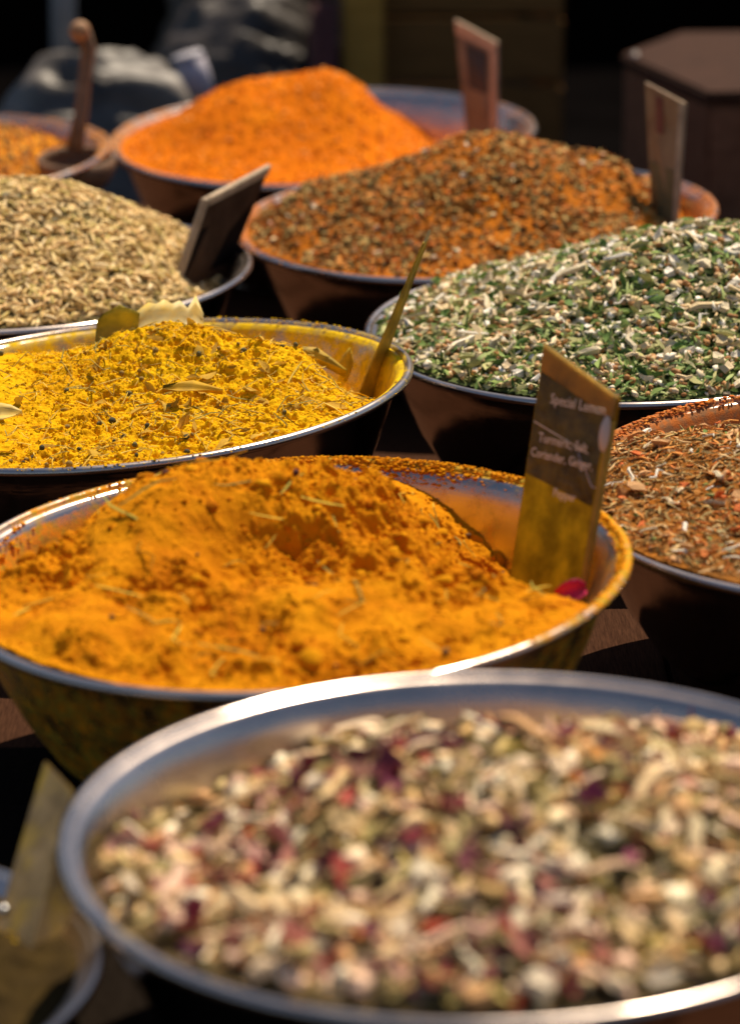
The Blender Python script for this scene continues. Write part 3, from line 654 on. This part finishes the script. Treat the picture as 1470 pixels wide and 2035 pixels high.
cG = shift([(.2374, 2.8769, .89), (.2538, 2.8462, .89), (.2613, 2.8662, 1.0005), (.23, 2.8969, 1.0135)], .15)
k = empty('price_card', cG[0], 'plain pale brown card with a reddish stain at the right of the coarse brown heap', 'price card', 'price cards stuck in the spices')
part('card_plate', slab(cG, .0028, .0006), mat_wood('stained_card', (.20, .10, .045), (.40, .27, .14), 14, .55, (2, 2, 1)), k)
part('stain', slab(sub(cG, .28, .48, .74, .96, .0004), .0003, 0), mat_plain('red_stain', (.20, .055, .03), .6), k)
part('side_edge', slab(sub(cG, .86, 1.0, .2, .99, .0006), .0040, .0006), m_frame, k)
part('lower_dust', slab(sub(cG, .05, .84, .02, .55, .0004), .0003, 0), mat_plain('olive_dust', (.20, .15, .06), .7, .4, 30), k)

# ================================================================== wooden block in the low bowl
k = empty('wooden_block', (-.165, 1.60, .79), 'yellow-dusted wooden block leaning in the low bowl at lower left', 'wooden block')
m_blk = mat_wood('dusty_block_wood', (.17, .12, .06), (.46, .33, .17), 18, .9, (6, 6, 1), (.50, .34, .07), (.46, .62), spec=.08)
def prism(base, topshift, h):
    bm = bmesh.new(); a = [bm.verts.new(Vector(p)) for p in base]; ts = Vector(topshift)
    b = [bm.verts.new(Vector(p) + ts + Vector((0, 0, h))) for p in base]
    bm.faces.new(a[::-1]); bm.faces.new(b)
    for i in range(len(a)): bm.faces.new((a[i], a[(i + 1) % len(a)], b[(i + 1) % len(a)], b[i]))
    bmesh.ops.recalc_face_normals(bm, faces=bm.faces); bmesh.ops.bevel(bm, geom=bm.edges[:], offset=.0008, segments=2, affect='EDGES'); return bm
def beam(b, t_):
    bm = bmesh.new(); a = [bm.verts.new(p) for p in b]; c = [bm.verts.new(p) for p in t_]
    bm.faces.new(a[::-1]); bm.faces.new(c)
    for i in range(len(a)): bm.faces.new((a[i], a[(i + 1) % len(a)], c[(i + 1) % len(a)], c[i]))
    bmesh.ops.recalc_face_normals(bm, faces=bm.faces); bmesh.ops.bevel(bm, geom=bm.edges[:], offset=.0008, segments=2, affect='EDGES'); return bm
e = [Vector(q) for q in ((-.1890, 1.602, .7985), (-.1680, 1.576, .7970), (-.1570, 1.590, .7750), (-.178, 1.616, .790))]
f_ = [Vector(q) for q in ((-.1644, 1.65, .8768), (-.1481, 1.625, .8701), (-.1373, 1.64, .8454), (-.1535, 1.665, .856))]
part('post', beam(e, f_), m_blk, k)
nb = bmesh.new(); bmesh.ops.create_uvsphere(nb, u_segments=12, v_segments=8, radius=.0032)
for v in nb.verts: v.co = v.co * 1.0 + Vector((-.1815, 1.598, .8165))
part('nail_head', nb, mat_plain('nail_steel', (.5, .5, .5), .3, metal=1), k, True)

# ================================================================== leaves in the yellow spice, petal in the turmeric
def leaf(name, p0, ax, up, n, mat, label, cat, prof, curl=.15, group=None, seed=0):
    """thin leaf with thickness: prof = list of half widths along its length"""
    r = np.random.default_rng(seed); bm = bmesh.new(); ax = Vector(ax); up = Vector(up); nn = ax.cross(up).normalized(); L = ax.length; g = []; m = len(prof); W = 7
    for i in range(m):
        t_ = i / (m - 1); row = []
        for j in range(W):
            s_ = j / (W - 1) * 2 - 1; q = s_ * prof[i] * (1 + r.normal(0, .05 if abs(s_) == 1 else 0))
            row.append(Vector(p0) + ax * t_ + up.normalized() * q + nn * L * (curl * math.sin(t_ * 3.1) + curl * .9 * s_ * s_ - .05 * (abs(s_) < .1) + r.normal(0, .012)))
        g.append(row)
    A_ = [[bm.verts.new(q) for q in row] for row in g]; B_ = [[bm.verts.new(q + nn * .0004) for q in row] for row in g]
    for i in range(m - 1):
        for j in range(W - 1):
            bm.faces.new((A_[i][j], A_[i + 1][j], A_[i + 1][j + 1], A_[i][j + 1])); bm.faces.new((B_[i][j], B_[i][j + 1], B_[i + 1][j + 1], B_[i + 1][j]))
    for i in range(m - 1):
        for j in (0, W - 1): bm.faces.new((A_[i][j], A_[i + 1][j], B_[i + 1][j], B_[i][j]))
    for i in (0, m - 1):
        for j in range(W - 1): bm.faces.new((A_[i][j], A_[i][j + 1], B_[i][j + 1], B_[i][j]))
    bmesh.ops.recalc_face_normals(bm, faces=bm.faces)
    return tag(part(name, bm, mat, None, True), label, cat, group)
m_bay = mat_plain('olive_bay_leaf', (.36, .33, .05), .5, .3, 60, trans=.5, bumpd=.0003, col2=(.55, .45, .05))
m_pale = mat_plain('pale_dry_leaf', (.80, .70, .36), .55, .2, 70, trans=.25, bumpd=.0004, col2=(.86, .60, .10))
m_brl = mat_plain('brown_leaf', (.14, .08, .02), .6, .4, 60)
LG = 'dry leaves in the yellow spice'
leaf('dry_leaf', (-.1935, 2.40, .9190), (.030, .004, .003), (.1, .25, 1), None, m_bay, 'olive green leaf standing against the far rim of the yellow bowl', 'leaf', [.008, .013, .0155, .0165, .0155, .013, .009], .12, LG, 1)
leaf('dry_leaf', (-.1680, 2.412, .9190), (.050, .0, .0035), (.0, 1, .75), None, m_pale, 'pale cream leaf with a ragged top at the far rim of the yellow bowl', 'leaf', [.010, .014, .017, .015, .018, .014, .018, .010, .022, .006], .06, LG, 2)
leaf('dry_leaf', (-.1275, 2.372, .9170), (.003, .001, .0135), (1, .1, 0), None, m_brl, 'small dark brown leaf tip standing on the crest of the yellow spice', 'leaf', [.0055, .0045, .0035, .0005], .1, LG, 3)
leaf('dry_leaf', (-.252, 2.20, .908), (.026, -.004, .004), (-.1, 1, .45), None, m_pale, 'cream leaf lying in the yellow spice at the left edge', 'leaf', [.004, .007, .008, .006, .002], .1, LG, 4)
leaf('dry_leaf', (-.138, 2.25, .915), (.040, .004, -.003), (0, 1, .35), None, mat_plain('tan_leaf', (.60, .34, .02), .8, .4, 60, trans=.2, col2=(.72, .42, .01)), 'tan leaf fragment half buried in the middle of the yellow spice', 'leaf', [.001, .005, .006, .004, .001], .05, LG, 5)
leaf('dry_leaf', (-.062, 2.365, .912), (.045, -.008, -.015), (.1, 1, .3), None, mat_plain('long_olive_leaf', (.42, .30, .03), .6, .3, 60, trans=.3, col2=(.70, .45, .02)), 'long olive leaf lying along the right crest of the yellow spice', 'leaf', [.002, .0045, .006, .005, .001], .1, LG, 6)
leaf('dry_leaf', (-.017, 2.376, .888), (.004, .0, .024), (1, .2, 0), None, m_yc2, 'small upright yellow leaf beside the edge-on card', 'leaf', [.002, .005, .0055, .003, .0006], .15, LG, 7)
m_pink = mat_plain('magenta_petal', (.62, .01, .10), .5, .35, 120, trans=.2, bumpd=.0003)
leaf('rose_petal', (.1050, 1.890, .886), (.018, .003, .003), (-.15, .45, 1), None, m_pink, 'magenta petal at the foot of the lettered card in the turmeric', 'petal', [.003, .0055, .0062, .0058, .003], .16, None, 8)
# a few bits that have spilled over the green herb bowl's rim
fd = frame('D'); mm = mesh('root_bit', *SPLINTER[2][:2], m_white, False); mc = mesh('root_bit', *CHIP[1][:2], m_white, False); ml = mesh('leaf_bit', *FLAKE[2][:2], m_green, True)
for (ang, rr_, dz, me_, s_, nm, lb) in ((-78, .985, .006, mm, .014, 'root_bit', 'curled cream root bit hanging over the near rim of the green herb bowl'), (-75, 1.0, .003, mc, .008, 'root_bit', 'small cream chip on the rim beside the curled root bit'), (-73, .985, .004, ml, .009, 'leaf_bit', 'green leaf bit on the near rim of the herb bowl')):
    a = R_(ang); M = fd @ Matrix.Translation((BOWL['D'][2] * rr_ * math.cos(a), BOWL['D'][2] * rr_ * math.sin(a), dz)) @ Matrix.Rotation(R_(70), 4, 'Z') @ Matrix.Rotation(R_(35), 4, 'Y') @ Matrix.Scale(s_, 4)
    o = link(nm, me_); o.matrix_world = M; tag(o, lb, 'spilled bit')

# ================================================================== scoop in the upper-left bowl
k = empty('wooden_scoop', (-.285, 3.17, .90), 'brown wooden scoop with a round-ended handle in the upper left bowl', 'scoop')
m_scoop = mat_wood('dark_scoop_wood', (.10, .055, .03), (.24, .14, .08), 30, .6, (6, 6, 1))
part('handle', tube([(-.272, 3.18, .905), (-.266, 3.19, .935), (-.262, 3.20, .97), (-.258, 3.205, .995), (-.262, 3.20, 1.008)], [.0080, .0068, .0062, .0068, .0075], 14), m_scoop, k, True)
bm = bmesh.new(); bmesh.ops.create_uvsphere(bm, u_segments=16, v_segments=10, radius=.0098)
for v in bm.verts: v.co = v.co + Vector((-.2655, 3.197, 1.012))
part('knob', bm, mat_plain('light_knob', (.36, .19, .09), .7), k, True)
bm = bmesh.new(); bmesh.ops.create_uvsphere(bm, u_segments=24, v_segments=16, radius=1)
bmesh.ops.delete(bm, geom=[v for v in bm.verts if v.co.z > .35], context='VERTS')
for v in bm.verts: v.co = Vector((v.co.x * .036, v.co.y * .055, v.co.z * .030)) + Vector((-.268, 3.150, .898))
bmesh.ops.solidify(bm, geom=bm.faces[:], thickness=.003)
part('scoop_cup', bm, m_scoop, k, True)

# ================================================================== behind the table
m_dark = mat_plain('black_counter_cloth', (.003, .0025, .0025), 1.0, .4, 6, spec=.0, bumpd=.01)
k = empty('back_counter', (0, 4.7, 0), 'low counter under dark cloth behind the table', 'counter')
part('counter_top', box((-2.2, 3.75, .50), (2.4, 5.9, .55), .01), m_dark, k)
part('front_drape', box((-2.2, 3.76, .02), (2.4, 3.80, .498), .004), m_dark, k)
# big brown box at right
k = empty('wooden_box', (.5, 3.7, .55), 'large reddish brown wooden box behind the bowls at the upper right', 'box')
m_bx = mat_wood('red_brown_box_wood', (.024, .010, .006), (.060, .026, .015), 20, .85, (2, 10, 10), spec=.12)
FT = [(.272, 3.757), (.342, 3.505), (.72, 3.53), (.74, 3.93), (.350, 3.915)]
def poly_prism(pts, z0, z1, bev=.003):
    bm = bmesh.new(); a = [bm.verts.new((x, y, z0)) for x, y in pts]; b = [bm.verts.new((x, y, z1)) for x, y in pts]; n = len(a)
    bm.faces.new(a[::-1]); bm.faces.new(b)
    for i in range(n): bm.faces.new((a[i], a[(i + 1) % n], b[(i + 1) % n], b[i]))
    bmesh.ops.recalc_face_normals(bm, faces=bm.faces); bmesh.ops.bevel(bm, geom=bm.edges[:], offset=bev, segments=2, affect='EDGES'); return bm
def inset(pts, s): cx = sum(p[0] for p in pts) / len(pts); cy = sum(p[1] for p in pts) / len(pts); return [(cx + (x - cx) * s, cy + (y - cy) * s) for x, y in pts]
part('box_body', poly_prism(inset(FT, .985), .766, .888), mat_wood('lightened_side_wood', (.13, .055, .030), (.26, .12, .065), 20, .9, (2, 10, 3), spec=.05), k)  # sides coloured lighter and lid darker to offset how light falls
part('lid', poly_prism(FT, .889, .902), m_bx, k)
nb = bmesh.new(); bmesh.ops.create_uvsphere(nb, u_segments=12, v_segments=8, radius=.004)
for v in nb.verts: v.co = v.co + Vector((.286, 3.735, .903))
part('corner_stud', nb, mat_plain('stud_steel', (.4, .38, .36), .4, metal=1), k, True)
# brown crate in the middle background
k = empty('slatted_crate', (.1, 4.4, .55), 'dark brown slatted crate behind the orange heap', 'crate')
m_cr = mat_wood('dark_crate_wood', (.11, .055, .018), (.22, .11, .035), 15, .9, (1, 8, 12), spec=.05)
z = .553
for i in range(6): part('slat', box((-.03, 4.20, z), (.235, 4.215, z + .075), .003), m_cr, k); z += .082
part('side_panel', box((-.03, 4.217, .553), (-.015, 4.70, 1.04), .003), m_cr, k); part('side_panel', box((.22, 4.217, .553), (.235, 4.70, 1.04), .003), m_cr, k)
part('corner_post', box((-.032, 4.165, .553), (.018, 4.198, 1.05), .003), mat_wood('lighter_crate_post', (.30, .16, .03), (.46, .26, .06), 15, .9, spec=.05), k)
k = empty('red_cloth_roll', (-.06, 4.15, .55), 'narrow upright dark red cloth roll left of the crate', 'cloth roll')
part('roll', tube([(-.056, 4.15, .553), (-.054, 4.15, .66), (-.056, 4.15, .78), (-.053, 4.15, .90)], [.017, .016, .017, .016], 14), mat_plain('dull_red_cloth', (.09, .028, .026), .9, .4, 30), k, True)
# metal pole
k = empty('metal_pole', (-.385, 4.1, .55), 'blurred grey metal pole rising at the upper left', 'pole')
part('pole_shaft', tube([(-.36, 4.05, .553), (-.35, 4.05, 1.3)], .015, 16), mat_plain('grey_pole', (.22, .23, .24), .5, metal=.4), k, True)
part('pole_base', box((-.40, 4.01, .552), (-.32, 4.09, .565), .002), mat_plain('grey_base', (.14, .14, .15), .5), k)
# plastic sacks
def sack(name, c, rx, ry, rz, mat, label, seed, amp=.16, tie=None):
    bm = bmesh.new(); bmesh.ops.create_icosphere(bm, subdivisions=5, radius=1)
    P = np.array([v.co[:] for v in bm.verts]); f = fbm(P[:, 0] * 1.1 + seed, P[:, 1] * 1.2 + P[:, 2] * 2.6, 3, seed, .5) - .5
    g_ = .5 - np.abs(fbm(P[:, 0] * 1.4 + P[:, 2] * 4.5 + seed, P[:, 1] * 2 + P[:, 2] * 3, 2, seed + 2, .35) - .5) * 1.4
    for v, a, b in zip(bm.verts, f, g_): v.co = Vector(c) + Vector((v.co.x * rx, v.co.y * ry, max(v.co.z, -.75) * rz)) * (1 + amp * 2 * a + amp * 1.6 * b)
    k = empty(name, (c[0], c[1], c[2] - rz * .75), label, 'sack'); part('sack_body', bm, mat, k, True)
    if tie: part('sack_neck', tube(tie[0], tie[1], 12), mat, k, True)
m_pl = mat_plain('grey_plastic_film', (.05, .042, .036), .5, .5, 5, spec=.4, bumpd=.006, col2=(.24, .21, .18))
m_pl2 = mat_plain('dark_plastic_film', (.045, .037, .033), .5, .5, 7, spec=.4, bumpd=.01)
sack('plastic_sack', (-.300, 3.95, .70), .125, .08, .165, m_pl, 'crumpled grey plastic sack behind the scoop at upper left', 3, .22)
sack('plastic_sack', (-.150, 4.32, .69), .125, .12, .19, m_pl2, 'dark grey plastic sack behind the left side of the orange heap', 5, .2)
sack('plastic_sack', (-.15, 4.80, .70), .14, .12, .22, mat_plain('brown_grey_film', (.10, .07, .045), .6, .5, 8, bumpd=.01), 'brown-grey sack at the top edge behind the dark sack', 2, .2)
k = empty('paper_cup', (-.20, 3.86, .70), 'small pale paper cup tilted on a dark stand among the grey sacks', 'cup')
part('cup_wall', tube([(-.180, 3.78, .850), (-.188, 3.78, .873), (-.197, 3.78, .893)], [.013, .016, .018], 14), mat_plain('pale_lilac_paper', (.48, .44, .50), .6, .15), k, True)
part('cup_lid', tube([(-.1975, 3.78, .894), (-.199, 3.78, .899)], [.019, .017], 14), mat_plain('pale_paper_lid', (.42, .40, .44), .6, .15), k, True)
part('tall_stand', box((-.195, 3.765, .553), (-.165, 3.795, .847), .003), m_pl2, k)
# small twist of paper between the two rear-left bowls
bm = bmesh.new(); bmesh.ops.create_icosphere(bm, subdivisions=4, radius=1)
P = np.array([v.co[:] for v in bm.verts]); f = fbm(P[:, 0] * 3, P[:, 1] * 3 + P[:, 2] * 3, 4, 1) - .5
for v, a in zip(bm.verts, f): v.co = Vector((-.225, 2.985, .835)) + Vector((v.co.x * .026, v.co.y * .03, v.co.z * .055)) * (1 + .7 * a)
tag(part('paper_bag', bm, mat_plain('beige_paper', (.42, .32, .18), .8, .4, 25, col2=(.55, .33, .14)), None, True), 'small crumpled beige paper bag wedged between the rear left bowls', 'paper bag')
# stall back wall
k = empty('stall_backdrop', (0, 6.6, 0), 'dark canvas backdrop closing the stall behind everything', 'backdrop')
part('canvas', box((-3, 6.6, .02), (3.2, 6.63, 2.2), .004), mat_plain('black_canvas', (.005, .003, .002), 1.0, .4, 4, spec=0), k)
for x in (-3.05, 3.22): part('post', box((x - .03, 6.57, 0), (x + .03, 6.66, 2.3), .004), m_dark, k)
